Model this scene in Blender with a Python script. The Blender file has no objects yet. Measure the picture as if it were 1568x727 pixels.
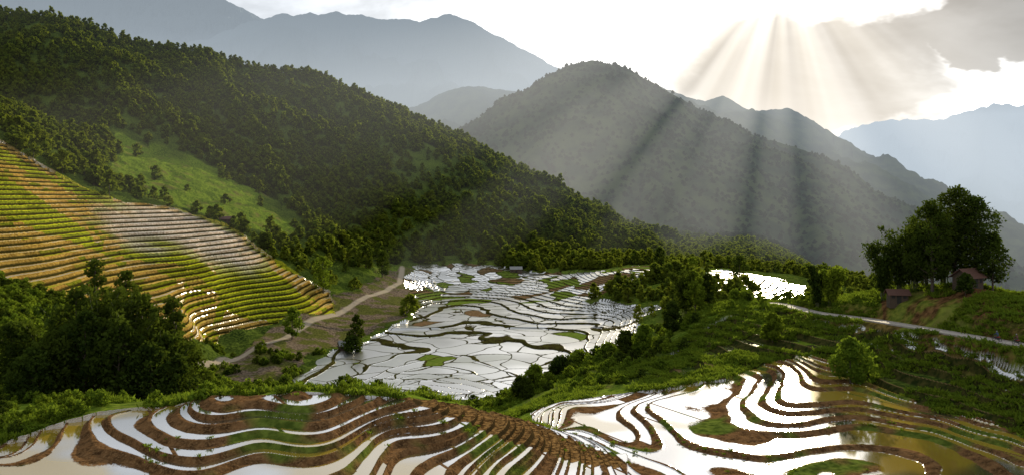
import bpy, math, random, time
import numpy as np
from mathutils import Vector, Matrix
T0=time.time()
rng=np.random.default_rng(11); random.seed(5)
sc=bpy.context.scene
F=1250.0; VH=300.0
def W(u,y): return ((u-784.0)/F*y, y)
# ------------------------------------------------------------------ noise
def _h(ix,iy,s):
    n=(ix*374761393+iy*668265263+s*974711+1013904223)&0xffffffff
    n=((n^(n>>13))*1274126177)&0xffffffff
    return ((n^(n>>16))&0xffff)/65535.0
def vn(x,y,s):
    xf=np.floor(x); yf=np.floor(y); ix=xf.astype(np.int64); iy=yf.astype(np.int64)
    fx=x-xf; fy=y-yf; fx=fx*fx*(3-2*fx); fy=fy*fy*(3-2*fy)
    a=_h(ix,iy,s);b=_h(ix+1,iy,s);c=_h(ix,iy+1,s);d=_h(ix+1,iy+1,s)
    return (a*(1-fx)+b*fx)*(1-fy)+(c*(1-fx)+d*fx)*fy
def fbm(x,y,size,octv,s,gain=0.5):
    t=np.zeros_like(x); amp=1; tot=0; k=1.0/size
    for o in range(octv):
        t+=amp*(2*vn(x*k+o*17.3,y*k-o*9.1,s+o)-1); tot+=amp; amp*=gain; k*=2.03
    return t/tot
def ridged(x,y,size,octv,s):
    t=np.zeros_like(x); amp=1; tot=0; k=1.0/size
    for o in range(octv):
        t+=amp*(1-np.abs(2*vn(x*k+o*7.7,y*k+o*3.1,s+o)-1)*2); tot+=amp; amp*=0.5; k*=2.1
    return t/tot
def sm(t):
    t=np.clip(t,0,1); return t*t*(3-2*t)
# ------------------------------------------------------------------ near terrain control points (image pixel u, image pixel v, assumed distance)
C=[(-150,727,73),(0,727,77),(200,727,77),(400,727,77.5),(600,727,80.5),(780,727,88),(900,727,97),(1000,727,103),(1100,727,105),(1250,727,105),(1400,727,104),(1568,727,102),(1750,727,100),
(-150,690,88),(0,690,89),(0,652,100),(150,624,101),(330,600,101),(450,594,101),(560,598,103),(640,606,104),(700,616,106),(800,640,108),(880,672,110),
(200,670,87),(400,660,88),(600,665,91.5),
(-150,640,120),(0,618,135),(150,620,125),(330,650,120),(450,650,122),(560,650,125),(700,665,128),(800,672,130),
(950,672,122),(1100,670,119),(1300,670,119),(1500,670,116),(1700,670,112),
(850,622,145),(1000,620,138),(1200,620,133),(1400,620,131),(1568,620,122),(1750,600,115),
(1100,590,152),(1250,580,148),(1400,575,142),(1480,570,137),(1568,565,128),(1200,555,165),(1350,545,157),(1440,540,146),
(1320,488,175),(1250,480,188),(1200,467,203),(1400,501,158),(1480,515,144),(1568,530,132),(1700,548,119),
(1320,452,192),(1400,470,168),(1400,440,178),(1480,480,153),(1480,440,168),(1540,448,163),(1568,482,143),(1600,458,160),(1750,480,150),
(1330,480,222),(1300,560,260),(1450,530,215),(1450,600,300),(1600,540,205),(1650,600,300),(1850,600,200),
(1130,462,215),(1060,480,220),(1000,522,215),(900,552,225),(800,602,205),(1000,562,180),(900,606,165),(1100,520,190),(1100,556,170),
(1060,560,262),(950,610,280),(1150,520,285),(800,625,280),(1130,550,350),(1250,545,350),(1400,560,400),(1600,560,450),(1850,560,450),
(1100,420,600),(1200,438,560),(1060,425,590),(950,414,640),(900,440,600),(1000,425,600),(1300,440,650),(1450,470,700),(1700,470,700),(1100,470,450),(1020,480,440),
(400,680,160),(600,700,170),(700,640,220),(750,610,300),(500,660,220),(600,600,300),
(620,500,480),(700,560,370),(500,590,340),(850,480,520),(950,492,490),(820,520,440),(430,560,370),(600,560,375),(900,540,400),
(750,420,700),(650,412,740),(700,445,640),(800,440,640),
(610,437,640),(540,466,540),(480,495,470),(400,533,400),(300,562,355),
(320,522,415),(500,472,520),(520,440,580),(400,490,460),
(300,430,440),(200,380,450),(100,330,440),(0,262,430),(0,330,370),(0,400,330),(100,430,340),(200,470,360),(290,490,380),(380,392,520),(430,402,560),(450,450,500),
(350,330,620),(200,290,580),(100,240,560),(0,200,520),(-150,190,450),(-150,300,330),(-150,450,250),(-350,150,450),(-350,400,250),(-350,600,130),
(0,480,240),(100,550,200),(200,600,200),(300,575,250),(220,530,290),(350,600,290),
(300,258,720),(420,305,740),(170,232,700),(0,160,700),(-200,120,650),
(520,370,740),(600,400,760),(700,396,800),(850,396,900),(1000,402,900),(1200,410,900),
(0,900,55),(400,900,55),(800,950,55),(1200,1000,60),(1600,950,60),(-300,850,58)]
C=np.array(C,float); cY=C[:,2]; ca=(C[:,0]-784)/F; cz=-(C[:,1]-VH)/F*cY
def feat(a,y): return a*2.0, np.log(y)
fa,fl=feat(ca,cY); n=len(C); cc=0.06
D=np.sqrt((fa[:,None]-fa[None])**2+(fl[:,None]-fl[None])**2+cc*cc)
A=np.zeros((n+3,n+3)); A[:n,:n]=D+np.eye(n)*(-0.004); P=np.stack([np.ones(n),fa,fl],1); A[:n,n:]=P; A[n:,:n]=P.T
wts=np.linalg.solve(A,np.concatenate([cz,np.zeros(3)]))
def rbf(X,Y):
    qa,ql=feat(X/Y,Y); out=wts[n]+wts[n+1]*qa+wts[n+2]*ql
    for i in range(n): out=out+wts[i]*np.sqrt((qa-fa[i])**2+(ql-fl[i])**2+cc*cc)
    return out
# ------------------------------------------------------------------ mountain crests
R=[ # (list, slope)
([(-500,-60,850),(-250,-10,930),(0,22,1000),(60,25,1010),(100,35,1020),(150,52,1040),(200,68,1050),(260,74,1070),(300,80,1080),(400,108,1100),(440,112,1110),(480,122,1120),(510,134,1125),(540,150,1130),(600,168,1140),(660,203,1150),(740,238,1160),(800,268,1170),(860,302,1180),(920,338,1190),(1000,385,1200)],.5),
([(300,80,1080),(370,190,860),(450,320,720)],.55),([(100,35,1020),(200,150,820),(160,215,700)],.55),([(540,150,1130),(600,260,950),(650,350,830)],.55),
([(740,238,1160),(800,330,1000),(840,385,900)],.5),
([(560,300,2100),(690,207,2300),(760,172,2350),(830,130,2400),(875,97,2450),(905,90,2450),(950,101,2500),(1000,128,2500),(1080,166,2500),(1150,200,2450),(1220,225,2400),(1250,235,2400),(1290,268,2350),(1340,305,2300),(1370,340,2250),(1420,400,2200)],.62),
([(905,90,2450),(970,230,2000),(1040,330,1650),(1090,395,1400)],.6),([(1150,200,2450),(1220,300,1900),(1290,385,1600)],.6),([(830,130,2400),(820,250,1900),(860,340,1550)],.6),
([(930,95,3300),(1000,125,3400),(1070,152,3400),(1110,146,3400),(1160,170,3400),(1200,164,3400),(1260,195,3300),(1300,225,3300),(1360,268,3200),(1410,296,3100),(1500,345,3000)],.6),
([(1200,164,3400),(1290,290,2900),(1340,360,2600)],.6),
([(1180,290,6000),(1300,207,6200),(1340,184,6200),(1400,181,6200),(1450,182,6200),(1490,168,6200),(1520,157,6200),(1568,160,6200),(1700,130,6200),(1950,150,6000)],.5),
([(1520,157,6200),(1500,260,5000),(1450,330,4300)],.5),
([(500,230,3700),(600,172,3600),(650,155,3600),(720,130,3600),(760,134,3600),(800,140,3600),(850,170,3500),(900,210,3400)],.6),
([(-100,120,5000),(200,92,5000),(270,68,5000),(330,55,5000),(380,35,5000),(440,20,5000),(520,18,5000),(560,24,5000),(600,28,5000),(640,31,5000),(680,23,5000),(720,35,5000),(780,62,5000),(830,88,5000),(870,106,5000),(950,150,5000),(1050,190,4900)],.8),
([(-500,-40,7500),(-200,-50,7500),(0,-30,7500),(280,-25,7500),(350,2,7500),(400,25,7500),(450,60,7500),(560,110,7400)],.55),
]
RR=[([((u-784)/F*y,y,-(v-VH)/F*y) for u,v,y in pl],k) for pl,k in R]
def ridges(X,Y):
    wx=X+40*fbm(X,Y,420,3,51)*np.clip(Y/2500,.3,1.3); wy=Y+40*fbm(X,Y,420,3,61)*np.clip(Y/2500,.3,1.3)
    best=np.full_like(X,-1e9); db=np.zeros_like(X)
    for pl,k in RR:
        for (x0,y0,z0),(x1,y1,z1) in zip(pl[:-1],pl[1:]):
            dx,dy=x1-x0,y1-y0; L=dx*dx+dy*dy
            t=np.clip(((wx-x0)*dx+(wy-y0)*dy)/L,0,1)
            d=np.hypot(wx-x0-t*dx,wy-y0-t*dy)
            v=z0+(z1-z0)*t-k*d
            m=v>best; best=np.where(m,v,best); db=np.where(m,d,db)
    s=np.clip(Y/2000,.5,2.2)
    er=ridged(X,Y,260,5,77)
    best=best+(er-.35)*50*s*np.clip(db/(160*s),0.05,1)
    best=best+fbm(X,Y,45,3,91)*4*s
    return best
def inpoly(X,Y,poly):
    c=np.zeros(X.shape,bool); m=len(poly)
    for i in range(m):
        x0,y0=poly[i]; x1,y1=poly[(i+1)%m]
        if y0==y1: continue
        c^=((y0>Y)!=(y1>Y))&(X<(x1-x0)*(Y-y0)/(y1-y0)+x0)
    return c
PG=lambda l:[W(u,y) for u,y in l]
Z_FG=PG([(-300,50),(-300,86),(0,91),(150,97),(330,97.5),(450,98),(560,100),(700,104),(815,108),(850,120),(815,150),(900,156),(1000,151),(1100,156),(1180,168),(1240,166),(1290,154),(1350,140),(1430,128),(1500,121),(1568,114),(1700,106),(1800,100),(1800,50)])
Z_UPR=PG([(990,160),(1010,182),(1080,196),(1150,200),(1200,198),(1250,183),(1320,170),(1400,153),(1480,139),(1568,127),(1700,114),(1850,104),(1850,85),(1568,100),(1300,138),(1180,150)])
Z_RIGHT=PG([(815,160),(815,109),(960,112),(975,50),(2200,50),(2200,190),(815,190)])
Z_FALLOW=PG([(600,102),(700,105),(815,109),(950,110),(955,104),(880,99),(780,96),(670,98)])
Z_LEFT=PG([(-300,300),(-300,450),(0,488),(100,505),(200,535),(270,565),(345,578),(400,560),(510,555),(505,500),(400,450),(330,420),(280,350),(150,315),(0,300)])
Z_VAL=PG([(440,335),(480,385),(560,450),(620,500),(640,560),(620,660),(640,720),(760,735),(880,690),(1050,690),(1010,600),(900,560),(1010,500),(960,400),(880,330),(790,290),(600,290)])
Z_VAL2=PG([(1050,560),(1100,660),(1250,580),(1225,500),(1090,500)])
Z_CLEAR=PG([(165,580),(270,575),(360,590),(450,640),(470,690),(420,730),(300,745),(180,720)])
Z_BANK=PG([(260,330),(390,420),(470,500),(560,600),(610,690),(650,700),(640,560),(600,495),(470,395),(420,335)])
Z_DIRT=PG([(1330,190),(1400,186),(1500,180),(1700,175),(1700,140),(1560,142),(1440,156),(1340,172)])
ROAD=[W(u,y)+(-(v-VH)/F*y,) for u,v,y in [(1760,556,114),(1700,548,119),(1630,540,125),(1568,530,132),(1480,515,144),(1400,501,158),(1320,488,175),(1250,480,188),(1200,467,203),(1175,463,214),(1160,466,226)]]
PATHS=[[W(u,y) for u,y in [(616,690),(612,640),(585,590),(560,560),(520,510),(470,465),(420,420),(360,385),(300,352),(260,330)]]]
def pldist(X,Y,pl):
    best=np.full_like(X,1e9); zz=np.zeros_like(X)
    for p,q in zip(pl[:-1],pl[1:]):
        dx,dy=q[0]-p[0],q[1]-p[1]; t=np.clip(((X-p[0])*dx+(Y-p[1])*dy)/(dx*dx+dy*dy),0,1)
        d=np.hypot(X-p[0]-t*dx,Y-p[1]-t*dy); m=d<best
        best=np.where(m,d,best)
        if len(p)>2: zz=np.where(m,p[2]+(q[2]-p[2])*t,zz)
    return best,zz
def prof(h,s,lip,a=.10,b=.70,c=.05):
    k=np.floor(h/s); f=h/s-k
    p=np.where(f<a,lip,np.where(f<a+c,lip*(1-(f-a)/c),np.where(f<b,0,(f-b)/(1-b)*(s+lip))))
    return k*s+p
SR,SR2,SL,SV,SU=.42,.36,2.4,.8,1.3
def terrain(X,Y,full=True):
    X=np.asarray(X,float);Y=np.asarray(Y,float)
    r=np.hypot(X,Y); a=X/Y
    near=rbf(X,np.clip(Y,45,1100))
    base=-78-260*sm((a-.28)/.3)*sm((r-500)/1200)+6*fbm(X,Y,150,3,5)
    w=sm((r-740)/240); h=near*(1-w)+base*w
    far=np.full_like(X,-400.0); m=r>480
    if m.any(): far[m]=ridges(X[m],Y[m])
    h=.5*(h+far+np.sqrt((h-far)**2+14**2))
    wx=X+fbm(X,Y,22,3,201)*np.clip(r/60,1,9); wy=Y+fbm(X,Y,22,3,211)*np.clip(r/60,1,9)
    zf=inpoly(wx,wy,Z_FG); fa_=inpoly(wx,wy,Z_FALLOW); zl=inpoly(wx,wy,Z_LEFT); zv=inpoly(wx,wy,Z_VAL)|inpoly(wx,wy,Z_VAL2)
    up=inpoly(wx,wy,Z_UPR)&~zf
    right=inpoly(X,Y,Z_RIGHT)
    cl=inpoly(wx,wy,Z_CLEAR)&~zl; bk=inpoly(wx,wy,Z_BANK)&~zv; dt=inpoly(wx,wy,Z_DIRT)
    nr=1-sm((r-230)/60)
    hw=h+nr*(.09*np.sin(h*4.4)+.05*np.sin(h*9.1+1.3))
    hb=hw+nr*(np.where(right,.26,.22)*(fbm(X*.7,Y,20,2,301)+.22*fbm(X,Y,5,2,305)))+(1-nr)*(1.3*fbm(X,Y,60,2,311)+.35*fbm(X,Y,14,2,315))*(1-.5*zv)
    rough=fbm(X,Y,9,4,401)*np.clip(r/170,.5,2.2)
    rd,rz=pldist(X,Y,ROAD)
    z=np.where(zf,np.where(right,prof(hb,SR2,.08,.12,.80),prof(hb,SR,.10,.09,.84)),np.where(zv,prof(hb,SV,.12,.05,.92,.03),np.where(zl,prof(hb,SL,.15,.03,.60,.02),np.where(up,prof(hb,SU,.1,.06,.62),np.where(bk,hb+.3*rough,h+rough)))))
    rw=1-sm((rd-2.4)/3.5); z=z*(1-rw)+rz*rw
    zf=zf&(rd>4); up=up&(rd>3.5)
    pd,_=pldist(X,Y,PATHS[0])
    S=np.where(zf,np.where(right,SR2,SR),np.where(zl,SL,np.where(up,SU,SV)))
    return z,dict(h=h,hb=hb,G=hb/S,zf=zf,fa=fa_,zl=zl,zv=zv,cl=cl,bk=bk,dt=dt,rd=rd,pd=pd,r=r,right=right,up=up)
def gz(x,y):
    z,_=terrain(np.array([x]),np.array([y])); return float(z[0])
# ------------------------------------------------------------------ node helpers
def newmat(name):
    m=bpy.data.materials.new(name); m.use_nodes=True; m.node_tree.nodes.clear(); return m,m.node_tree
class N:
    def __init__(s,nt): s.nt=nt
    def put(s,inp,v):
        if isinstance(v,bpy.types.NodeSocket): s.nt.links.new(v,inp)
        elif v is not None:
            if isinstance(v,tuple) and len(v)==3 and inp.type=='RGBA': v=v+(1,)
            inp.default_value=v
    def node(s,t,**k):
        nd=s.nt.nodes.new(t)
        for a,b in k.items(): setattr(nd,a,b)
        return nd
    def m(s,op,*a,clamp=False):
        nd=s.node('ShaderNodeMath',operation=op,use_clamp=clamp)
        for i,v in enumerate(a): s.put(nd.inputs[i],v)
        return nd.outputs[0]
    def v(s,op,*a,out=0):
        nd=s.node('ShaderNodeVectorMath',operation=op)
        for i,v in enumerate(a):
            if op=='SCALE' and i==1: s.put(nd.inputs['Scale'],v)
            else: s.put(nd.inputs[i],v)
        return nd.outputs[out]
    def mix(s,f,a,b):
        nd=s.node('ShaderNodeMix',data_type='RGBA'); s.put(nd.inputs[0],f)
        for i,v in ((6,a),(7,b)): s.put(nd.inputs[i],v)
        return nd.outputs[2]
    def noise(s,vec,scale,detail=3,rough=.55,dist=0,out=0):
        nd=s.node('ShaderNodeTexNoise'); s.put(nd.inputs['Vector'],vec)
        nd.inputs['Scale'].default_value=scale; nd.inputs['Detail'].default_value=detail; nd.inputs['Roughness'].default_value=rough; nd.inputs['Distortion'].default_value=dist
        return nd.outputs[out]
    def mr(s,v,a,b,c=0.,d=1.,smooth=True):
        nd=s.node('ShaderNodeMapRange',interpolation_type='SMOOTHSTEP' if smooth else 'LINEAR')
        for i,x in enumerate((v,a,b,c,d)): s.put(nd.inputs[i],x)
        return nd.outputs[0]
    def attr(s,name,out='Fac'):
        nd=s.node('ShaderNodeAttribute',attribute_name=name); return nd.outputs[out]
    def sep(s,v):
        nd=s.node('ShaderNodeSeparateXYZ'); s.put(nd.inputs[0],v); return nd.outputs
    def comb(s,x,y,z):
        nd=s.node('ShaderNodeCombineXYZ')
        for i,v in enumerate((x,y,z)): s.put(nd.inputs[i],v)
        return nd.outputs[0]
def simple(name,col,rough=.8,var=.35,scale=3.0,metal=0.):
    m,nt=newmat(name); q=N(nt); out=q.node('ShaderNodeOutputMaterial'); b=q.node('ShaderNodeBsdfPrincipled')
    tc=q.node('ShaderNodeTexCoord'); n1=q.noise(tc.outputs['Object'],scale,3)
    q.put(b.inputs['Base Color'],q.mix(n1,tuple(c*(1-var) for c in col),tuple(min(1,c*(1+var)) for c in col)))
    b.inputs['Roughness'].default_value=rough; b.inputs['Metallic'].default_value=metal
    nt.links.new(b.outputs[0],out.inputs[0]); return m
# ------------------------------------------------------------------ terrain materials (one sheet, five ground covers)
def start(name):
    m,nt=newmat(name); q=N(nt); out=q.node('ShaderNodeOutputMaterial'); pos=q.node('ShaderNodeNewGeometry').outputs['Position']; return m,nt,q,out,pos
def soilf(q,cS): return q.mix(cS,(.050,.026,.011),(.175,.092,.038))
def diffuse(q,col,bumpsrc=None):
    b=q.node('ShaderNodeBsdfDiffuse'); q.put(b.inputs[0],col)
    if bumpsrc is not None:
        bp=q.node('ShaderNodeBump'); bp.inputs['Strength'].default_value=.6; bp.inputs['Distance'].default_value=.5; q.put(bp.inputs['Height'],bumpsrc); q.nt.links.new(bp.outputs[0],b.inputs['Normal'])
    return b.outputs[0]
def watermix(q,out,wet,ground,mud,fac,rough):
    d=q.node('ShaderNodeBsdfDiffuse'); q.put(d.inputs[0],mud)
    g=q.node('ShaderNodeBsdfGlossy'); g.inputs[0].default_value=(.92,.91,.90,1); g.inputs['Roughness'].default_value=rough
    ws=q.node('ShaderNodeMixShader'); q.put(ws.inputs[0],fac); q.nt.links.new(d.outputs[0],ws.inputs[1]); q.nt.links.new(g.outputs[0],ws.inputs[2])
    fin=q.node('ShaderNodeMixShader'); q.put(fin.inputs[0],wet); q.nt.links.new(ground,fin.inputs[1]); q.nt.links.new(ws.outputs[0],fin.inputs[2]); q.nt.links.new(fin.outputs[0],out.inputs[0])
def wrand(q,l):
    wn=q.node('ShaderNodeTexWhiteNoise',noise_dimensions='1D'); q.put(wn.inputs['W'],l); return wn.outputs[0]
def mat_ground():
    m,nt,q,out,pos=start('ground_cover'); zB=q.sep(q.attr('zoneB','Vector')); zC=q.sep(q.attr('zoneC','Vector')); upz=q.attr('up'); G=q.attr('G')
    nM=q.noise(pos,.09,3); nS=q.noise(pos,.9,3); cS=q.mr(nS,.3,.7); cM=q.mr(nM,.35,.65)
    scrub=q.mix(cM,(.022,.038,.008),(.060,.085,.013)); scrub=q.mix(q.mr(nS,.42,.62),scrub,(.085,.118,.018))
    grass=q.mix(cS,(.065,.12,.010),(.19,.245,.026)); grass=q.mix(q.mr(nM,.52,.7),grass,(.15,.14,.035))
    g=q.mix(zB[1],scrub,grass)
    gravel=q.mix(cS,(.060,.043,.027),(.21,.16,.11)); g=q.mix(zB[2],g,q.mix(q.mr(nM,.46,.54),gravel,q.mix(cS,(.045,.052,.012),(.12,.12,.03))))
    g=q.mix(zC[0],g,q.mix(q.mr(nM,.5,.62),soilf(q,cS),grass))
    f=q.m('ADD',q.m('FRACT',G),q.m('MULTIPLY',q.m('SUBTRACT',nS,.5),.12))
    g=q.mix(q.m('MULTIPLY',upz,q.mr(f,.58,.66)),g,q.mix(cS,(.016,.024,.006),(.06,.055,.015)))
    g=q.mix(q.m('MULTIPLY',upz,q.m('SUBTRACT',1.,q.mr(f,.04,.12))),g,(.15,.10,.045))
    wetU=q.m('MULTIPLY',q.m('MULTIPLY',upz,q.mr(nM,.47,.50)),q.m('MULTIPLY',q.mr(f,.14,.18),q.m('SUBTRACT',1.,q.mr(f,.52,.56))))
    g=q.mix(zC[2],g,(.36,.30,.22))
    watermix(q,out,wetU,diffuse(q,g,nS),(.075,.06,.035),.66,.1); return m
def mat_fg():
    m,nt,q,out,pos=start('flooded_terraces'); zB=q.sep(q.attr('zoneB','Vector')); G=q.attr('G')
    nM=q.noise(pos,.09,2); nS=q.noise(pos,.9,3); nX=q.noise(pos,4.5,1,.6); cS=q.mr(nS,.3,.7)
    soil=q.mix(q.mr(nX,.45,.7,0,.6),soilf(q,cS),(.23,.135,.06))
    f=q.m('ADD',q.m('FRACT',G),q.m('ADD',q.m('MULTIPLY',q.m('SUBTRACT',nX,.5),.08),q.m('MULTIPLY',q.m('SUBTRACT',nS,.5),.07))); lr=wrand(q,q.m('FLOOR',G))
    upl=q.m('ADD',.72,q.m('MULTIPLY',lr,.10))
    wet=q.m('MULTIPLY',q.mr(f,.12,.15),q.m('SUBTRACT',1.,q.mr(f,q.m('SUBTRACT',upl,.03),upl)))
    xy=q.sep(pos); al=q.m('FRACT',q.m('ADD',q.m('DIVIDE',q.m('ADD',xy[0],q.m('MULTIPLY',xy[1],.6)),29.),q.m('MULTIPLY',lr,7.3)))
    wet=q.m('MULTIPLY',wet,q.mr(al,.014,.020)); wet=q.m('MULTIPLY',wet,q.m('SUBTRACT',1.,zB[0]))
    # a few paddies still unflooded
    pn=wrand(q,q.m('ADD',q.m('MULTIPLY',q.m('FLOOR',G),3.7),q.m('FLOOR',q.m('ADD',q.m('DIVIDE',q.m('ADD',xy[0],q.m('MULTIPLY',xy[1],.6)),29.),q.m('MULTIPLY',lr,7.3)))))
    wet=q.m('MULTIPLY',wet,q.m('GREATER_THAN',pn,.06))
    bund=q.mix(q.mr(nM,.52,.62),soil,q.mix(cS,(.045,.068,.010),(.12,.155,.025)))
    fal=q.mix(q.mr(q.noise(pos,1.6,3,.7),.4,.62),(.06,.032,.012),(.27,.155,.055)); fal=q.mix(q.mr(f,.80,.86),fal,(.045,.03,.012))
    g=q.mix(zB[0],bund,fal)
    mf=q.mr(q.m('ADD',q.noise(pos,.045,2),q.m('MULTIPLY',q.mr(xy[0],40.,60.),.09)),.50,.58)
    mud=q.mix(mf,q.mix(pn,(.06,.055,.04),(.13,.10,.06)),(.34,.235,.03))
    watermix(q,out,wet,diffuse(q,g,nS),mud,q.m('SUBTRACT',q.m('ADD',.64,q.m('MULTIPLY',pn,.14)),q.m('MULTIPLY',mf,.28)),.075); return m
def pvec(q,pos):
    off=q.v('SUBTRACT',q.noise(pos,.035,1,out=1),(.5,.5,.5)); pv=q.v('ADD',pos,q.v('SCALE',off,30.)); return q.v('MULTIPLY',pv,(1.,.8,0.))
def mat_val():
    m,nt,q,out,pos=start('valley_paddies'); zC=q.sep(q.attr('zoneC','Vector')); G=q.attr('G'); pv=pvec(q,pos)
    nS=q.noise(pos,.6,2); cS=q.mr(nS,.3,.7); nL=q.noise(pos,.02,2)
    vo=q.node('ShaderNodeTexVoronoi',feature='DISTANCE_TO_EDGE'); q.put(vo.inputs['Vector'],pv); vo.inputs['Scale'].default_value=.058
    vc=q.node('ShaderNodeTexVoronoi',feature='F1'); q.put(vc.inputs['Vector'],pv); vc.inputs['Scale'].default_value=.058
    vcs=q.sep(vc.outputs['Color']); f2=q.m('FRACT',G)
    ed=q.m('ADD',vo.outputs['Distance'],q.m('MULTIPLY',q.m('SUBTRACT',nS,.5),.04))
    e=q.m('MULTIPLY',q.mr(ed,.014,.026),q.m('MULTIPLY',q.mr(f2,.05,.07),q.m('SUBTRACT',1.,q.mr(f2,.91,.93))))
    wv=q.m('MULTIPLY',e,q.m('LESS_THAN',vcs[0],zC[1]))
    dry=q.mix(q.m('GREATER_THAN',vcs[1],.5),q.mix(cS,(.08,.13,.016),(.14,.18,.03)),q.mix(cS,(.10,.062,.03),(.19,.125,.065)))
    dry=q.mix(e,q.mix(cS,(.028,.02,.008),(.06,.06,.013)),dry)
    mud=q.mix(vcs[2],(.05,.05,.028),(.12,.14,.05))
    watermix(q,out,wv,diffuse(q,dry),mud,q.m('ADD',q.m('ADD',.52,q.m('MULTIPLY',vcs[1],.22)),q.mr(nL,.38,.56,0.,.24)),.29); return m
def mat_left():
    m,nt,q,out,pos=start('hillside_terraces'); zB=q.sep(q.attr('zoneB','Vector')); G=q.attr('G'); pv=pvec(q,pos)
    nS=q.noise(pos,.9,3); nX=q.noise(pos,2.5,1); cS=q.mr(nS,.3,.7); f3=q.m('ADD',q.m('FRACT',G),q.m('MULTIPLY',q.m('SUBTRACT',nX,.5),.22)); l=q.m('FLOOR',G)
    v3=q.node('ShaderNodeTexVoronoi',feature='F1'); q.put(v3.inputs['Vector'],pv); v3.inputs['Scale'].default_value=.024
    v4=q.node('ShaderNodeTexVoronoi',feature='F1'); q.put(v4.inputs['Vector'],pv); v4.inputs['Scale'].default_value=.06
    r4=wrand(q,q.m('ADD',q.m('MULTIPLY',l,3.71),q.m('MULTIPLY',q.sep(v4.outputs['Color'])[0],91.)))
    mixr=q.m('ADD',q.m('MULTIPLY',q.sep(v3.outputs['Color'])[0],.62),q.m('MULTIPLY',r4,.38)); gm=q.mr(mixr,.50,.60)
    tread=q.mix(gm,q.mix(cS,(.28,.34,.012),(.56,.52,.025)),q.mix(cS,(.44,.29,.05),(.68,.48,.12)))
    tread=q.mix(zB[0],tread,q.mix(cS,(.54,.47,.38),(.76,.70,.60)))
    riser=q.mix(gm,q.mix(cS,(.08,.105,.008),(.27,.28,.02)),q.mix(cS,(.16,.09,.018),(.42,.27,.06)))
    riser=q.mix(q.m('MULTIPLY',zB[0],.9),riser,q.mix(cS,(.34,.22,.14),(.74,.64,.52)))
    dk=q.m('MULTIPLY',q.mr(f3,.56,.64),q.m('SUBTRACT',1.,q.mr(f3,.74,.84)))  # shadow line painted dark along the foot of each riser
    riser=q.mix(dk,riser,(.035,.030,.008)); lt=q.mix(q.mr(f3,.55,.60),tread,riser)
    lt=q.v('SCALE',lt,q.mr(r4,0.,1.,.6,1.12,False))
    wetL=q.m('MULTIPLY',q.mr(q.m('ADD',mixr,q.m('MULTIPLY',zB[0],.35)),.66,.68),q.m('MULTIPLY',q.mr(f3,.06,.10),q.m('SUBTRACT',1.,q.mr(f3,.5,.55))))
    watermix(q,out,q.m('MULTIPLY',wetL,.8),diffuse(q,lt,nS),(.12,.09,.05),.65,.32); return m
def mat_far():
    m,nt,q,out,pos=start('mountains_painted_haze'); far=q.attr('far'); n1=q.noise(pos,.02,3); xyz=q.sep(pos)
    col=q.mix(q.mr(n1,.35,.65),(.015,.026,.011),(.042,.056,.020)); col=q.mix(far,col,(.07,.09,.10))  # dark backlit tone, then bluish haze with distance, put into the base colour
    e=q.node('ShaderNodeEmission'); e.inputs[0].default_value=(.150,.180,.208,1); q.put(e.inputs[1],q.m('MULTIPLY',far,q.mr(xyz[2],-300.,1300.,1.5,.85,False)))  # aerial haze painted on far ridges as surface emission, stronger lower down
    ad=q.node('ShaderNodeAddShader'); nt.links.new(diffuse(q,col),ad.inputs[0]); nt.links.new(e.outputs[0],ad.inputs[1]); nt.links.new(ad.outputs[0],out.inputs[0]); return m
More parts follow.
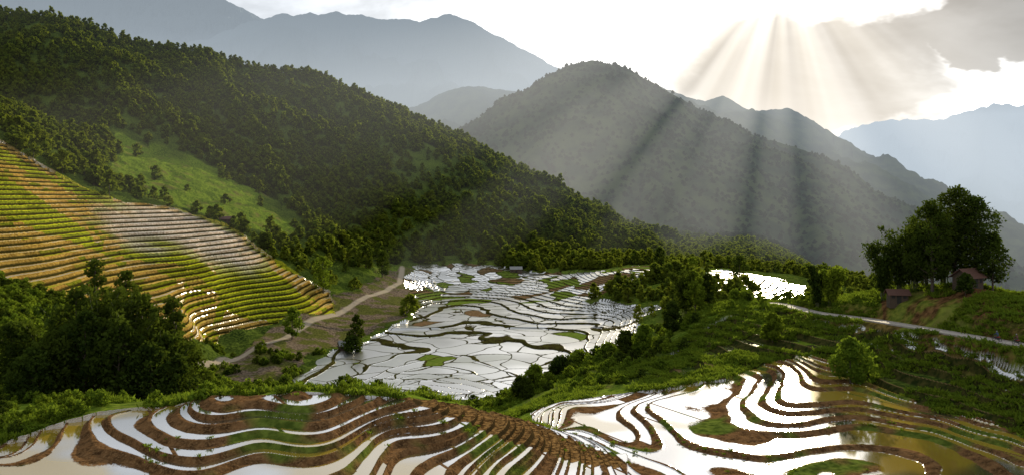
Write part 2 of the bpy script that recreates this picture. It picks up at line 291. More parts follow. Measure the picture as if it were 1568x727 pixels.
def build_terrain():
    rs=[55.0]
    while rs[-1]<13000:
        r=rs[-1]; k=.0024 if r<130 else (.0030 if r<620 else (.0045 if r<1400 else .0085)); rs.append(r*(1+k))
    rs=np.array(rs); th=np.radians(np.linspace(-43,43,1240))
    nr,nc=len(rs),len(th)
    RRr,TT=np.meshgrid(rs,th,indexing='ij'); X=(RRr*np.sin(TT)).ravel(); Y=(RRr*np.cos(TT)).ravel()
    z,a=terrain(X,Y)
    co=np.empty((nr*nc,3),np.float32); co[:,0]=X;co[:,1]=Y;co[:,2]=z
    i=np.arange(nr-1)[:,None]*nc+np.arange(nc-1)[None]; i=i.ravel()
    fc=np.stack([i,i+1,i+1+nc,i+nc],1).astype(np.int32)
    me=bpy.data.meshes.new('terrain'); me.vertices.add(len(co)); me.vertices.foreach_set('co',co.ravel())
    me.loops.add(fc.size); me.loops.foreach_set('vertex_index',fc.ravel()); me.polygons.add(len(fc)); me.polygons.foreach_set('loop_start',np.arange(0,fc.size,4,dtype=np.int32))
    me.update(calc_edges=True); me.polygons.foreach_set('use_smooth',np.zeros(len(fc),bool))
    def fat(nm,v):
        t=me.attributes.new(nm,'FLOAT','POINT'); t.data.foreach_set('value',np.asarray(v,np.float32))
    def cat(nm,r_,g_,b_):
        t=me.attributes.new(nm,'FLOAT_VECTOR','POINT'); v=np.stack([r_,g_,b_],1).astype(np.float32); t.data.foreach_set('vector',v.ravel())
    fat('G',a['G']); fat('up',a['up'])
    f=lambda k:a[k].astype(float)
    zf=a['zf']; zv=a['zv']&~zf; zl=a['zl']
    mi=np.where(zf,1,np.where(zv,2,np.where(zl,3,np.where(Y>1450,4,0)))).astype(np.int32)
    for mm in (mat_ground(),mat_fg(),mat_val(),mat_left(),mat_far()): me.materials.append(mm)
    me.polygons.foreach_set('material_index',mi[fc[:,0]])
    r=a['r']
    g=np.clip(f('cl')*.8*sm((fbm(X,Y,50,3,509)+.6)/.5)+(1-sm((r-260)/120))*sm((fbm(X,Y,35,3,501)+.35)/.35)*.95+ sm((r-380)/100)*(1-sm((r-800)/100))*sm((-a['h']-50)/10)*sm((fbm(X,Y,60,3,505)+.2)/.3)*.6,0,1)
    px,py=W(285,515); pale=sm(1.5-np.hypot((X-px)/36,(Y-py)/46)+.8*fbm(X,Y,25,3,701))*zl
    cat('zoneB',np.maximum(f('fa'),pale),g,f('bk'))
    wt=np.clip(.95-.45*sm((Y-540)/90),0,1); wt=np.where(X>.2*Y,.85,wt)
    pth=1-sm((a['pd']-1.5)/1.3)
    cat('zoneC',np.clip(f('dt')+(1-sm((a['rd']-3)/5))*.8,0,1),wt,pth*.9)
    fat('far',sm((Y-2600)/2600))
    ob=bpy.data.objects.new('terrain',me); sc.collection.objects.link(ob); return ob
build_terrain(); print('terrain',time.time()-T0)
# ------------------------------------------------------------------ foliage
def leafmat(name,dark,light,trans):
    m,nt=newmat(name); q=N(nt); out=q.node('ShaderNodeOutputMaterial')
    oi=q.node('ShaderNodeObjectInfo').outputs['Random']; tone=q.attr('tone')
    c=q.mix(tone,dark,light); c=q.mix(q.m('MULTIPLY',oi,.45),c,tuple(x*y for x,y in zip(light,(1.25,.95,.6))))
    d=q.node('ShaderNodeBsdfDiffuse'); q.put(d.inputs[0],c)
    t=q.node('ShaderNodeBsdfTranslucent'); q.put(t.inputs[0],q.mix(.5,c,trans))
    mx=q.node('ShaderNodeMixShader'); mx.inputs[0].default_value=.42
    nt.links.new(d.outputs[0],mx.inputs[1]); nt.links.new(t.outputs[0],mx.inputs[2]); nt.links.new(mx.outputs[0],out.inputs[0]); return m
L_FOR=leafmat('forest_leaves',(.030,.052,.008),(.115,.155,.020),(.21,.26,.018))
L_FAR=leafmat('backlit_forest_leaves',(.010,.020,.008),(.040,.056,.016),(.05,.07,.014))  # darker copy of the forest leaves, backlit shade put into the colour
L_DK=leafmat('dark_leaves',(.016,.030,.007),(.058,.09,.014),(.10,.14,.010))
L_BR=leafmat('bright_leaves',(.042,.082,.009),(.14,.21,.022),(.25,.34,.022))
BARK=simple('bark',(.07,.05,.035)); CULM=simple('bamboo_culm',(.10,.11,.04))
def tube(path,rad,sides=6):
    path=[Vector(p) for p in path]; V=[];Q=[]
    for i,p in enumerate(path):
        t=(path[min(i+1,len(path)-1)]-path[max(i-1,0)]).normalized(); a=t.orthogonal().normalized(); b=t.cross(a)
        for k in range(sides):
            an=2*math.pi*k/sides; V.append(p+(a*math.cos(an)+b*math.sin(an))*rad[i])
    for i in range(len(path)-1):
        for k in range(sides):
            k2=(k+1)%sides; Q.append((i*sides+k,i*sides+k2,(i+1)*sides+k2,(i+1)*sides+k))
    return np.array([tuple(v) for v in V]),np.array(Q)
def leafquads(c,size,rg,droop=0.0,elong=1.5):
    k=len(c); nrm=rg.normal(size=(k,3)); nrm/=np.linalg.norm(nrm,axis=1)[:,None]
    t=rg.normal(size=(k,3)); t[:,2]-=droop*2; t-=nrm*(t*nrm).sum(1)[:,None]; t/=np.linalg.norm(t,axis=1)[:,None]+1e-9; b=np.cross(nrm,t)
    s=size*rg.uniform(.6,1.3,k)[:,None]
    V=np.stack([c-t*s*elong*.5,c+b*s*.5,c+t*s*elong*.5,c-b*s*.5],1).reshape(-1,3)
    return V,np.arange(4*k).reshape(k,4)
def assemble(name,parts,loc,mats,scale=1):
    Vs=[];Qs=[];mi=[];tn=[];o=0
    for V,Q,m,t in parts:
        Vs.append(V);Qs.append(Q+o);o+=len(V);mi.append(np.full(len(Q),m));tn.append(np.broadcast_to(t,(len(Q),)))
    V=np.concatenate(Vs).astype(np.float32);Q=np.concatenate(Qs).astype(np.int32)
    me=bpy.data.meshes.new(name); me.vertices.add(len(V)); me.vertices.foreach_set('co',V.ravel()); me.loops.add(Q.size); me.loops.foreach_set('vertex_index',Q.ravel())
    me.polygons.add(len(Q)); me.polygons.foreach_set('loop_start',np.arange(0,Q.size,4,dtype=np.int32)); me.update(calc_edges=True)
    for x in mats: me.materials.append(x)
    me.polygons.foreach_set('material_index',np.concatenate(mi).astype(np.int32))
    me.attributes.new('tone','FLOAT','FACE').data.foreach_set('value',np.concatenate(tn).astype(np.float32))
    ob=bpy.data.objects.new(name,me); ob.location=loc; sc.collection.objects.link(ob); return ob
def tree_parts(h,cw,nl,ls,seed,base=.3,lobes=11,droop=0,trunk_r=None):
    rg=np.random.default_rng(seed); P=[]; tr=trunk_r or h*.018
    lean=rg.normal(0,.03,2)*h
    tp=[(0,0,-.6),(lean[0]*.2,lean[1]*.2,h*.25),(lean[0]*.6,lean[1]*.6,h*.55),(lean[0],lean[1],h*.9)]
    V,Q=tube(tp,[tr,tr*.8,tr*.5,tr*.15]); P.append((V,Q,0,.5))
    per=nl//lobes
    for i in range(lobes):
        zf=base+(1-base)*(i+.5)/lobes; zz=h*zf*.93
        prof_=math.sin(math.pi*min(1,max(.12,(zf-base)/(1-base)*.8+.2)))**.7
        an=i*2.4+rg.uniform(-.5,.5); rr=cw*.5*prof_*rg.uniform(.35,.75)
        if i==lobes-1: rr*=.3
        c=np.array([lean[0]*zf+rr*math.cos(an),lean[1]*zf+rr*math.sin(an),zz])
        st=(lean[0]*zf*.8,lean[1]*zf*.8,max(h*.12,zz-h*.16)); mid=[(s+e)/2+o for s,e,o in zip(st,c,(0,0,-h*.02))]
        V,Q=tube([st,mid,tuple(c)],[tr*.4,tr*.25,tr*.08],4); P.append((V,Q,0,.5))
        R_=cw*rg.uniform(.17,.27)*(.6+.5*prof_)
        d=rg.normal(size=(per,3)); d/=np.linalg.norm(d,axis=1)[:,None]; rad=rg.uniform(.25,1,per)**.6*(1+.25*np.sin(d[:,0]*5+i)*np.cos(d[:,1]*4))
        pts=c+d*rad[:,None]*np.array([R_,R_,R_*.8]); 
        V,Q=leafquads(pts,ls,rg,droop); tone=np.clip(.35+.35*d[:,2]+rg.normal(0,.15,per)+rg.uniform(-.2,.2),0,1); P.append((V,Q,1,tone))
    return P
def bamboo_parts(h,cw,nl,ls,seed,culms=14):
    rg=np.random.default_rng(seed);P=[];per=nl//culms
    for i in range(culms):
        an=rg.uniform(0,6.28);b=np.array([math.cos(an),math.sin(an),0]);b0=b*rg.uniform(0,cw*.1);hh=h*rg.uniform(.65,1);out=cw*.5*rg.uniform(.3,1)
        t=np.linspace(0,1,7);pth=[tuple(b0+b*out*x**2.2+np.array([0,0,hh*(x-.16*x**4)-(.5 if x==0 else 0)])) for x in t]
        V,Q=tube(pth,[h*.006*(1-.8*x) for x in t],4);P.append((V,Q,0,.5))
        tt=rg.uniform(.22,1.02,per); p=b0+b*out*(tt**2.2)[:,None]; p[:,2]=hh*(tt-.16*tt**4)
        clus=np.round(tt*9)/9; sp=cw*.10*(1.1-.5*tt); p=p+rg.normal(size=(per,3))*sp[:,None]*np.array([1,1,.6]); p[:,2]-=sp*.5
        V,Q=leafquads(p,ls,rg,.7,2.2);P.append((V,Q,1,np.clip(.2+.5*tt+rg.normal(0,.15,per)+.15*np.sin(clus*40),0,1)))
    return P
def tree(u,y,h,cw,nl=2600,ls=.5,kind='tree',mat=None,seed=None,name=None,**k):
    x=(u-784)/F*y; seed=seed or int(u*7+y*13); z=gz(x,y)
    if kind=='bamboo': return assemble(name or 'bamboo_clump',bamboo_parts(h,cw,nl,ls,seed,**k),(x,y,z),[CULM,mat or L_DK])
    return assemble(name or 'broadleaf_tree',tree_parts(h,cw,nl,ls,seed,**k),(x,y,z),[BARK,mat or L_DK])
def scatter(name,proto,xyz,scl):
    k=len(xyz)
    if k==0: return
    me=bpy.data.meshes.new(name); me.vertices.add(k); me.vertices.foreach_set('co',np.asarray(xyz,np.float32).ravel())
    me.attributes.new('scl','FLOAT','POINT').data.foreach_set('value',np.asarray(scl,np.float32))
    me.attributes.new('rz','FLOAT','POINT').data.foreach_set('value',rng.uniform(0,6.28,k).astype(np.float32))
    ob=bpy.data.objects.new(name,me); sc.collection.objects.link(ob)
    ng=bpy.data.node_groups.new(name+'_instances','GeometryNodeTree')
    ng.interface.new_socket('Geometry',in_out='INPUT',socket_type='NodeSocketGeometry'); ng.interface.new_socket('Geometry',in_out='OUTPUT',socket_type='NodeSocketGeometry')
    gi=ng.nodes.new('NodeGroupInput');go=ng.nodes.new('NodeGroupOutput');io=ng.nodes.new('GeometryNodeInstanceOnPoints');oi=ng.nodes.new('GeometryNodeObjectInfo')
    oi.inputs['Object'].default_value=proto; oi.inputs['As Instance'].default_value=True
    a=ng.nodes.new('GeometryNodeInputNamedAttribute');a.data_type='FLOAT';a.inputs['Name'].default_value='scl'
    b=ng.nodes.new('GeometryNodeInputNamedAttribute');b.data_type='FLOAT';b.inputs['Name'].default_value='rz'
    cx=ng.nodes.new('ShaderNodeCombineXYZ');L=ng.links.new
    L(gi.outputs[0],io.inputs['Points']);L(oi.outputs['Geometry'],io.inputs['Instance']);L(b.outputs['Attribute'],cx.inputs[2]);L(cx.outputs[0],io.inputs['Rotation'])
    L(a.outputs['Attribute'],io.inputs['Scale']);L(io.outputs[0],go.inputs[0])
    md=ob.modifiers.new('scatter','NODES');md.node_group=ng; return ob
def sample(N_,r0,r1,deg=41):
    r=np.sqrt(rng.uniform(r0*r0,r1*r1,N_)); t=np.radians(rng.uniform(-deg,deg,N_)); X=r*np.sin(t);Y=r*np.cos(t); z,a=terrain(X,Y); return X,Y,z,a
protos=[]
for i,(u,y,h,cw) in enumerate([(560,780,11,9),(640,790,12,9),(700,830,9,10)]):
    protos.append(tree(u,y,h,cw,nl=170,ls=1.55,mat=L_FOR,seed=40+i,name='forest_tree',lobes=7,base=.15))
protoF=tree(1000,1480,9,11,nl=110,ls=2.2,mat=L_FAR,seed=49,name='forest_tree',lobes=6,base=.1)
X,Y,z,a=sample(34000,430,1450)
free=~(a['zl']|a['zv']|a['zf']|a['bk'])&(a['pd']>8)
dn=fbm(X,Y,90,3,801); keep=free&((a['h']>-58)|(Y>720)|(dn>.1))&((~a['cl'])|(rng.random(len(X))<.04))&(rng.random(len(X))<np.clip(.85+dn,0.3,1))
low=(a['r']<690)&(rng.random(len(X))<.5)&(a['h']<60); keep&=~low
idx=np.nonzero(keep)[0]
for j in range(3):
    i1=idx[j::3]; s1=rng.uniform(.55,1.3,len(i1))*np.where(fbm(X[i1],Y[i1],40,2,811)>.15,1.15,.85)
    scatter('forest',protos[j],np.stack([X[i1],Y[i1],z[i1]-.5],1),s1)
X2,Y2,z2,a2=sample(15000,1400,2800,38); i2=np.nonzero(z2>-330)[0]
scatter('forest',protoF,np.stack([X2[i2],Y2[i2],z2[i2]-3.5],1),rng.uniform(.6,1.3,len(i2)))
shr=[]
for i,(u,y,m_) in enumerate([(770,128,L_DK),(1010,178,L_BR),(1120,205,L_BR)]):
    shr.append(tree(u,y,2.4,3.0,nl=340,ls=.32,mat=m_,seed=70+i,name='shrub',lobes=7,base=.1))
X,Y,z,a=sample(30000,85,420)
free=~(a['zl']|a['zv']|a['zf']|a['bk'])&(a['rd']>3.5)&(a['pd']>5)&(~a['dt'])
dn=fbm(X,Y,22,3,821); lf=(X<-.3*Y); sp=(X>.05*Y)&(a['r']<235)
keep=free&((dn>np.where(a['up'],.45,np.where(sp,.24,.12)))|(lf&(dn>-.25)))&(rng.random(len(X))<.55)
bkk=a['bk']&(fbm(X,Y,18,3,823)>.25)&(rng.random(len(X))<.5)&(a['pd']>4); keep|=bkk
idx=np.nonzero(keep)[0]
for j in range(3):
    i1=idx[j::3]; scatter('shrubbery',shr[j],np.stack([X[i1],Y[i1],z[i1]-.1],1),rng.uniform(.4,1.25,len(i1))*np.clip(a['r'][i1]/200,.7,1.5))
def tuft(u,y,seed,mat):
    rg=np.random.default_rng(seed);k=40;c=rg.normal(size=(k,3))*np.array([.28,.28,.10]);c[:,2]=np.abs(c[:,2])+.12
    V,Q=leafquads(c,.12,rg,-1.2,4.0); x=(u-784)/F*y
    return assemble('grass_tuft',[(V,Q,0,np.clip(rg.uniform(.2,1,k),0,1))],(x,y,gz(x,y)),[mat])
tf=[tuft(880,170,1,L_BR),tuft(1080,185,2,L_BR)]
X,Y,z,a=sample(60000,75,260)
fr_=a['G']%1; bund=a['zf']&((fr_<.08)|(fr_>.88))&(fbm(X,Y,8,2,831)>.20)
free=(~(a['zf']|a['zl']|a['zv']))&(a['rd']>2.6)
keep=(bund&(rng.random(len(X))<.6))|(free&(fbm(X,Y,10,2,841)>-.1)); idx=np.nonzero(keep)[0]
for j in range(2):
    i1=idx[j::2]; scatter('grass',tf[j],np.stack([X[i1],Y[i1],z[i1]],1),rng.uniform(.6,1.8,len(i1))*np.where(a['zf'][i1],.5,1.2))
print('scatter',time.time()-T0)
# dark grove on the left
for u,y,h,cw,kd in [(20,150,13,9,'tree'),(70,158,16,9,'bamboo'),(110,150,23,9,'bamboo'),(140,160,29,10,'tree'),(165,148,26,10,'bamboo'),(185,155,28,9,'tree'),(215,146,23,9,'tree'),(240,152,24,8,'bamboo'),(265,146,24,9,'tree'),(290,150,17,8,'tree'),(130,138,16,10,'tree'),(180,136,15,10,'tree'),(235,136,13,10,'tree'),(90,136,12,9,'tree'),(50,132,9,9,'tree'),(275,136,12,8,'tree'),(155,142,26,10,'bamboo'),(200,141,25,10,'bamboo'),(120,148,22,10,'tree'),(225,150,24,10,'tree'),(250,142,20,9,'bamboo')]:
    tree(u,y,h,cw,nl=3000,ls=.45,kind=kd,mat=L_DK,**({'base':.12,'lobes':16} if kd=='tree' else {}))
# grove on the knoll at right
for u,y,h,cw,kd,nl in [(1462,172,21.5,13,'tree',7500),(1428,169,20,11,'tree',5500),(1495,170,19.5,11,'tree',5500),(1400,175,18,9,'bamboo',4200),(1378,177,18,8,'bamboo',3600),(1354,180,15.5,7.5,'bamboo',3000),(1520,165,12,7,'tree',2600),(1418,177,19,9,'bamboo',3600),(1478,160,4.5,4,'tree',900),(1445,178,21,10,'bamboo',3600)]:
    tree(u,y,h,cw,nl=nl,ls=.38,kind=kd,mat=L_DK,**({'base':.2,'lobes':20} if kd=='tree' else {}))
for u,y,h,cw,kd,m_ in [(1252,194,13,4.5,'bamboo',L_DK),(1272,192,11,6.5,'bamboo',L_BR),(1050,214,15,8,'bamboo',L_DK),(1065,212,11,7,'tree',L_BR),(1085,216,9,6,'tree',L_DK),(1030,205,8,6,'tree',L_DK),(985,195,7,6,'tree',L_BR),(960,200,6,6,'tree',L_DK),
    (1302,146,8.5,7.5,'tree',L_BR),(1183,178,6.5,5.5,'tree',L_BR),(930,205,4,6,'tree',L_BR),(860,200,5,7,'tree',L_DK),(820,195,6,6,'tree',L_BR),(800,190,5,6,'tree',L_DK),(885,205,4,6,'tree',L_BR),
    (1135,230,7,6,'tree',L_DK),(1110,235,6,6,'tree',L_DK),(1150,240,6,6,'tree',L_BR)]:
    tree(u,y,h,cw,nl=2400,ls=.44,kind=kd,mat=m_,**({'base':.12} if kd=='tree' else {}))
for u,y,h,cw,m_ in [(495,545,26,17,L_BR),(545,420,19,10,L_DK),(538,415,8,12,L_DK),(447,430,18,11,L_BR),(405,560,12,12,L_DK),(1010,660,18,12,L_DK),(650,120,4.6,5,L_BR),(455,122,5.6,4,L_DK),(405,122,4,4.5,L_BR),(535,120,3.6,4.5,L_BR),(575,121,3.4,3,L_BR),(330,122,6,4,L_BR),(690,124,3.4,5,L_DK),(735,126,3.6,4,L_BR),(620,122,2.6,4,L_DK),(585,640,22,14,L_DK),(560,650,20,14,L_DK),(1132,560,18,16,L_DK),(1060,600,14,12,L_BR)]:
    tree(u,y,h,cw,nl=1500 if y>300 else 1800,ls=.9 if y>300 else .26,mat=m_,base=.15)
print('trees',time.time()-T0)
# ------------------------------------------------------------------ road
def ribbon(name,pl,w,dz,mat,kerb=.12):
    pts=[]; 
    for p,q_ in zip(pl[:-1],pl[1:]):
        for t in np.linspace(0,1,9)[:-1]: pts.append(Vector(p).lerp(Vector(q_),t))
    pts.append(Vector(pl[-1]))
    for _ in range(6): pts=[pts[0]]+[(pts[i-1]+pts[i]*2+pts[i+1])/4 for i in range(1,len(pts)-1)]+[pts[-1]]
    V=[];Q=[];prof_=[(-w/2-.2,-.5),(-w/2-.2,kerb),(-w/2,kerb),(-w/2,0),(w/2,0),(w/2,kerb),(w/2+.2,kerb),(w/2+.2,-.5)]
    for i,p in enumerate(pts):
        t=(pts[min(i+1,len(pts)-1)]-pts[max(i-1,0)]); t.z=0; t.normalize(); s=Vector((t.y,-t.x,0))
        for o,zz in prof_: V.append(tuple(p+s*o+Vector((0,0,dz+zz))))
    k=len(prof_)
    for i in range(len(pts)-1):
        for j in range(k-1): Q.append((i*k+j,i*k+j+1,(i+1)*k+j+1,(i+1)*k+j))
    me=bpy.data.meshes.new(name);me.from_pydata(V,[],Q);me.materials.append(mat);ob=bpy.data.objects.new(name,me);sc.collection.objects.link(ob)
ribbon('road',ROAD,3.0,.15,simple('road_concrete',(.36,.32,.27),.85,.25,.8))
# ------------------------------------------------------------------ houses
def mesh_obj(name,V,Q,mat,par=None):
    me=bpy.data.meshes.new(name);me.from_pydata([tuple(v) for v in V],[],[tuple(int(i) for i in f_) for f_ in Q]);me.materials.append(mat);ob=bpy.data.objects.new(name,me);sc.collection.objects.link(ob)
    if par: ob.parent=par
    return ob
def box(name,cx,cy,cz,sx,sy,sz,mat,par=None):
    V=[(cx+a*sx/2,cy+b*sy/2,cz+c*sz/2) for a in(-1,1) for b in(-1,1) for c in(-1,1)]
    return mesh_obj(name,V,[(0,1,3,2),(4,6,7,5),(0,4,5,1),(2,3,7,6),(0,2,6,4),(1,5,7,3)],mat,par)
WOOD=simple('weathered_wood',(.06,.038,.022),.8,.4,4);ROOF_R=simple('rusty_roof',(.10,.045,.03),.7,.4,3);ROOF_G=simple('fibre_cement_roof',(.22,.22,.21),.7,.3,2);DARK=simple('dark_opening',(.015,.013,.01))
def house(name,u,y,w,d,h,rh,rot,wm,rm):
    x=(u-784)/F*y; e=bpy.data.objects.new(name,None);sc.collection.objects.link(e);e.location=(x,y,gz(x,y)-.1);e.rotation_euler=(0,0,rot)
    box('walls',0,0,h/2-.5,w,d,h+1,wm,e)
    o=.5;V=[(-w/2-o,-d/2-o,h-.25),(w/2+o,-d/2-o,h-.25),(w/2+o,0,h+rh),(-w/2-o,0,h+rh),(-w/2-o,d/2+o,h-.25),(w/2+o,d/2+o,h-.25)]
    V2=[(a,b,c+.15) for a,b,c in V]; Q=[(0,1,2,3),(3,2,5,4),(6,9,8,7),(9,10,11,8),(0,6,7,1),(4,5,11,10),(0,3,9,6),(3,4,10,9),(1,7,8,2),(2,8,11,5)]
    mesh_obj('roof',V+V2,Q,rm,e)
    V=[(-w/2,-d/2,h-.02),(-w/2,d/2,h-.02),(-w/2,0,h+rh-.12),(w/2,-d/2,h-.02),(w/2,d/2,h-.02),(w/2,0,h+rh-.12)]
    mesh_obj('gables',V,[(0,2,1),(3,4,5)],wm,e)
    box('door',0,-d/2-.02,1.0,.9,.06,1.95,DARK,e)
    for i,s in enumerate((-1,1)): box('window_%d'%i,s*w*.32,-d/2-.02,1.5,.7,.06,.8,DARK,e); box('window_frame_%d'%i,s*w*.32,-d/2-.045,1.06,.9,.07,.08,WOOD,e)
house('wooden_house',1482,165,4.6,3.6,2.3,1.5,.5,WOOD,ROOF_R)
house('farm_shed',1374,173,3.6,3,2.0,.8,-.2,WOOD,ROOF_R)
house('field_hut',528,422,6,5,2.6,2.2,.4,WOOD,ROOF_G)
house('farmhouse',790,705,10,6,3.0,2.0,.1,WOOD,ROOF_G)
house('hillside_hut',345,588,8,5,2.6,1.8,.3,WOOD,ROOF_R)
# motorcycle and rider on the road
def rider(name,p,ang,sh):
    e=bpy.data.objects.new(name,None);sc.collection.objects.link(e);e.location=p;e.rotation_euler=(0,0,ang)
    blk=simple('rubber',(.02,.02,.02),.6);red=simple('bike_paint',(.25,.03,.02),.35,.1)
    for i,xx in enumerate((-.62,.62)):
        pts=[(xx+.29*math.cos(t),0,.30+.29*math.sin(t)) for t in np.linspace(0,2*math.pi,17)]
        V,Q=tube(pts,[.05]*17,6);mesh_obj('wheel_%d'%i,V,Q,blk,e)
        V,Q=tube([(xx,-.08,.3),(xx,.08,.3)],[.06,.06],8);mesh_obj('hub_%d'%i,V,Q,blk,e)
    for i,(pts,r) in enumerate([([(.62,0,.3),(.48,0,.75),(.42,0,1.0)],[.035]*3),([(.42,-.3,1.02),(.42,0,1.0),(.42,.3,1.02)],[.02]*3),([(.45,0,.8),(.1,0,.66),(-.25,0,.72),(-.7,0,.8)],[.07,.13,.12,.07]),([(-.62,0,.3),(-.1,0,.42),(.15,0,.5)],[.05,.13,.1]),([(-.62,.12,.3),(0,.14,.3)],[.05,.035])]):
        V,Q=tube(pts,r,8);mesh_obj(['fork','handlebar','tank_and_seat','engine','exhaust'][i],V,Q,red if i==2 else blk,e)
    def skin(nm,vs,es,rs,mat):
        me=bpy.data.meshes.new(nm);me.from_pydata(vs,es,[]);ob=bpy.data.objects.new(nm,me);sc.collection.objects.link(ob);ob.parent=e
        md=ob.modifiers.new('skin','SKIN')
        for v_,r in zip(me.skin_vertices[0].data,rs): v_.radius=(r,r)
        me.skin_vertices[0].data[0].use_root=True
        ob.modifiers.new('sub','SUBSURF').levels=1; me.materials.append(mat)
    vs=[(-.2,0,.88),(-.15,0,1.1),(-.08,0,1.35),(-.04,0,1.45),(0,0,1.52),(-.06,.2,1.38),(.12,.27,1.16),(.38,.28,1.04),(-.06,-.2,1.38),(.12,-.27,1.16),(.38,-.28,1.04)]
    skin('torso_and_arms',vs,[(0,1),(1,2),(2,3),(3,4),(2,5),(5,6),(6,7),(2,8),(8,9),(9,10)],[.15,.14,.15,.07,.06,.07,.05,.035,.07,.05,.035],sh)
    skin('legs',[(-.2,0,.85),(-.15,.13,.82),(.22,.19,.74),(.08,.18,.36),(.22,.18,.32),(-.15,-.13,.82),(.22,-.19,.74),(.08,-.18,.36),(.22,-.18,.32)],[(0,1),(1,2),(2,3),(3,4),(0,5),(5,6),(6,7),(7,8)],[.13,.1,.07,.045,.04,.1,.07,.045,.04],simple('trousers',(.03,.035,.05)))
    skin('head',[(0,0,1.55),(.02,0,1.65),(.02,0,1.74)],[(0,1),(1,2)],[.07,.11,.09],simple('helmet',(.3,.3,.32),.3,.1))
a_=Vector(ROAD[3]);b_=Vector(ROAD[4]);dr=(b_-a_);ang=math.atan2(dr.y,dr.x)
rider('motorcycle_with_rider',a_.lerp(b_,.12)+Vector((0,0,.15)),ang,simple('jacket',(.10,.04,.03)))
rider('motorcycle_with_rider',a_.lerp(b_,.45)+Vector((0,0,.15)),ang+.1,simple('jacket_blue',(.04,.06,.12)))
# ------------------------------------------------------------------ sun, sky, haze
s=Vector((416,1250,350)).normalized(); el=math.asin(s.z); az=math.atan2(s.x,s.y)
ld=bpy.data.lights.new('sun','SUN');ld.energy=5.0;ld.angle=math.radians(.6);ld.color=(1,.86,.58);lo=bpy.data.objects.new('sun',ld);sc.collection.objects.link(lo);lo.rotation_euler=(-s).to_track_quat('-Z','Y').to_euler();lo.location=s*3000
wd=bpy.data.worlds.new('World');sc.world=wd;wd.use_nodes=True;nt=wd.node_tree;nt.nodes.clear();q=N(nt)
out=q.node('ShaderNodeOutputWorld');sky=q.node('ShaderNodeTexSky',sky_type='NISHITA');sky.sun_disc=False;sky.sun_elevation=el;sky.sun_rotation=az;sky.dust_density=1.5
bg1=q.node('ShaderNodeBackground');nt.links.new(sky.outputs[0],bg1.inputs[0]);bg1.inputs[1].default_value=.10
d=q.node('ShaderNodeTexCoord').outputs['Generated'];dx,dy,dz=q.sep(d)
yy=q.m('MAXIMUM',q.m('ABSOLUTE',dy),.12);p=q.m('DIVIDE',dx,yy);qq=q.m('DIVIDE',dz,yy)
def gauss(cx,cy,rx,ry,pp=p,qv=qq):
    a=q.m('DIVIDE',q.m('SUBTRACT',pp,cx),rx);b=q.m('DIVIDE',q.m('SUBTRACT',qv,cy),ry)
    return q.m('EXPONENT',q.m('MULTIPLY',q.m('ADD',q.m('MULTIPLY',a,a),q.m('MULTIPLY',b,b)),-1.))
nv=q.noise(q.comb(p,q.m('MULTIPLY',qq,2.4),0.),4.0,5,.6,.4);nv2=q.noise(q.comb(p,q.m('MULTIPLY',qq,1.8),3.),9.0,4,.6)
pw=q.m('ADD',p,q.m('MULTIPLY',q.m('SUBTRACT',nv,.5),.24));qw=q.m('ADD',qq,q.m('MULTIPLY',q.m('SUBTRACT',nv2,.5),.14))
L=q.m('ADD',.68,q.m('MULTIPLY',gauss(.333,.36,.52,.27),.85));L=q.m('ADD',L,q.m('MULTIPLY',gauss(.333,.30,.09,.055),1.6))
L=q.m('ADD',L,q.m('MULTIPLY',gauss(.12,.22,.12,.06,pw,qw),.7));L=q.m('ADD',L,q.m('MULTIPLY',gauss(.57,.125,.10,.028,pw,qw),1.5))
dk=q.m('MAXIMUM',q.mr(gauss(.37,.15,.21,.095,pw,qw),.30,.55),q.mr(gauss(.60,.21,.16,.05,pw,qw),.3,.55))
L=q.m('MULTIPLY',L,q.m('SUBTRACT',1.,q.m('MULTIPLY',dk,.80)));L=q.m('MULTIPLY',L,q.mr(nv,.3,.7,.70,1.24))
ang_=q.m('ARCTAN2',q.m('SUBTRACT',p,.333),q.m('SUBTRACT',.30,qq))
ry_=q.noise(q.comb(q.m('MULTIPLY',ang_,1.),7.,0.),4.0,2,.55)
L=q.m('ADD',L,q.m('MULTIPLY',q.m('MULTIPLY',q.mr(ry_,.36,.66),q.mr(qq,.30,.24)),q.m('MULTIPLY',gauss(.25,.20,.28,.22),.28)))
tint=q.mix(gauss(.333,.28,.5,.4),(.88,.94,1.02,1),(1,.985,.955,1))
bg2=q.node('ShaderNodeBackground');q.put(bg2.inputs[0],q.v('SCALE',tint,L));bg2.inputs[1].default_value=1.0
mx=q.node('ShaderNodeMixShader');mx.inputs[0].default_value=.94;nt.links.new(bg1.outputs[0],mx.inputs[1]);nt.links.new(bg2.outputs[0],mx.inputs[2]);nt.links.new(mx.outputs[0],out.inputs[0])
def volmat(name,col,em):
    m,nt=newmat(name);q=N(nt);o=q.node('ShaderNodeOutputMaterial');e=q.node('ShaderNodeEmission');e.inputs[0].default_value=col+(1,);e.inputs[1].default_value=em
    nt.links.new(e.outputs[0],o.inputs['Volume']); return m
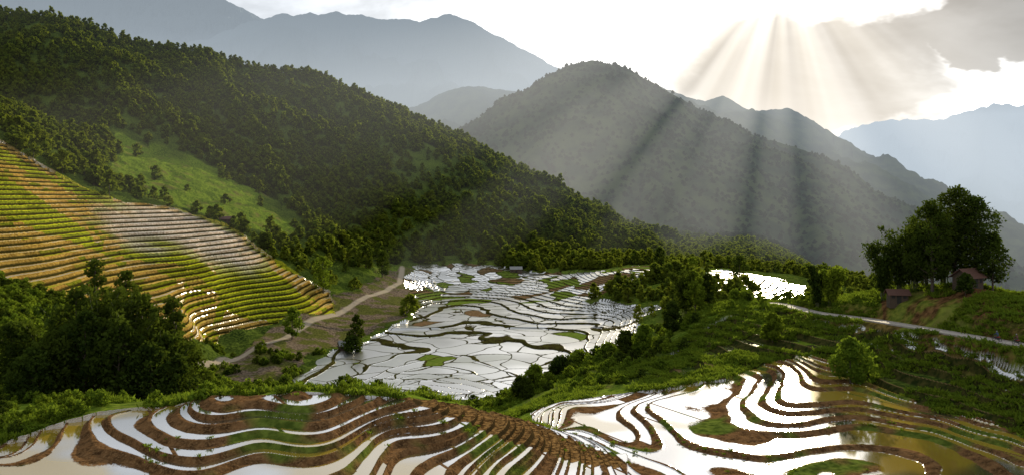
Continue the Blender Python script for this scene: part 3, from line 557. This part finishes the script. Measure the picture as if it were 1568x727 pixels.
box('valley_haze_glow',0,5600,-50,24000,9600,1300,volmat('haze',(.90,.97,1.04),.000062))  # haze added as a box of self-glowing volume, no scattering
# light shafts added as self-glowing lens-shaped prisms parallel to the sun direction
side=Vector((s.y,-s.x,0)).normalized();upv=side.cross(s).normalized()
def beam(phi,Rr,ra,rb,em,t0=250,t1=12000):
    ph=math.radians(phi); rad=-side*math.sin(ph)-upv*math.cos(ph); tan=-side*math.cos(ph)+upv*math.sin(ph)
    xs=np.linspace(-1,1,13); prof2=[(x,(1-x*x)**2) for x in xs]+[(x,-(1-x*x)**2) for x in xs[::-1][1:-1]]
    V=[];k=len(prof2)
    for t in(t0,t1):
        c=rad*Rr+s*t
        for x,w in prof2: V.append(tuple(c+tan*(x*ra)+rad*(w*rb)))
    Q=[(i,(i+1)%k,k+(i+1)%k,k+i) for i in range(k)]
    h2=12
    for o,rv in ((0,True),(k,False)):
        for i in range(h2):
            a0=i; a1=i+1; b1=(k-(i+1))%k if i+1<h2 else h2; b0=(k-i)%k
            f_=[o+v for v in dict.fromkeys([a0,a1,b1,b0])]
            if len(f_)>=3: Q.append(tuple(f_[::-1]) if not rv else tuple(f_))
    me=bpy.data.meshes.new('sunbeam_glow');me.from_pydata(V,[],Q);me.materials.append(volmat('beam_glow',(1,.94,.82),em));ob=bpy.data.objects.new('sunbeam_glow',me);sc.collection.objects.link(ob)
for phi,Rr,ra,rb,em in [(72,560,170,240,.00011),(50,530,120,220,.00015),(33,470,60,190,.00009),(19,470,95,200,.00010),(2,420,50,170,.00006),(-16,430,90,170,.00008),(-42,440,90,180,.00005)]:
    beam(phi,Rr,ra,rb,em)
# ------------------------------------------------------------------ camera
cd=bpy.data.cameras.new('camera');cam=bpy.data.objects.new('camera',cd);sc.collection.objects.link(cam);cam.location=(0,0,0);cam.rotation_euler=(math.radians(90),0,0)
cd.sensor_width=36;cd.lens=36*F/1568;cd.shift_y=-63.5/1568;cd.clip_start=.5;cd.clip_end=60000;sc.camera=cam
sc.view_settings.view_transform='Standard';sc.view_settings.look='None';sc.view_settings.exposure=0
print('done',time.time()-T0)
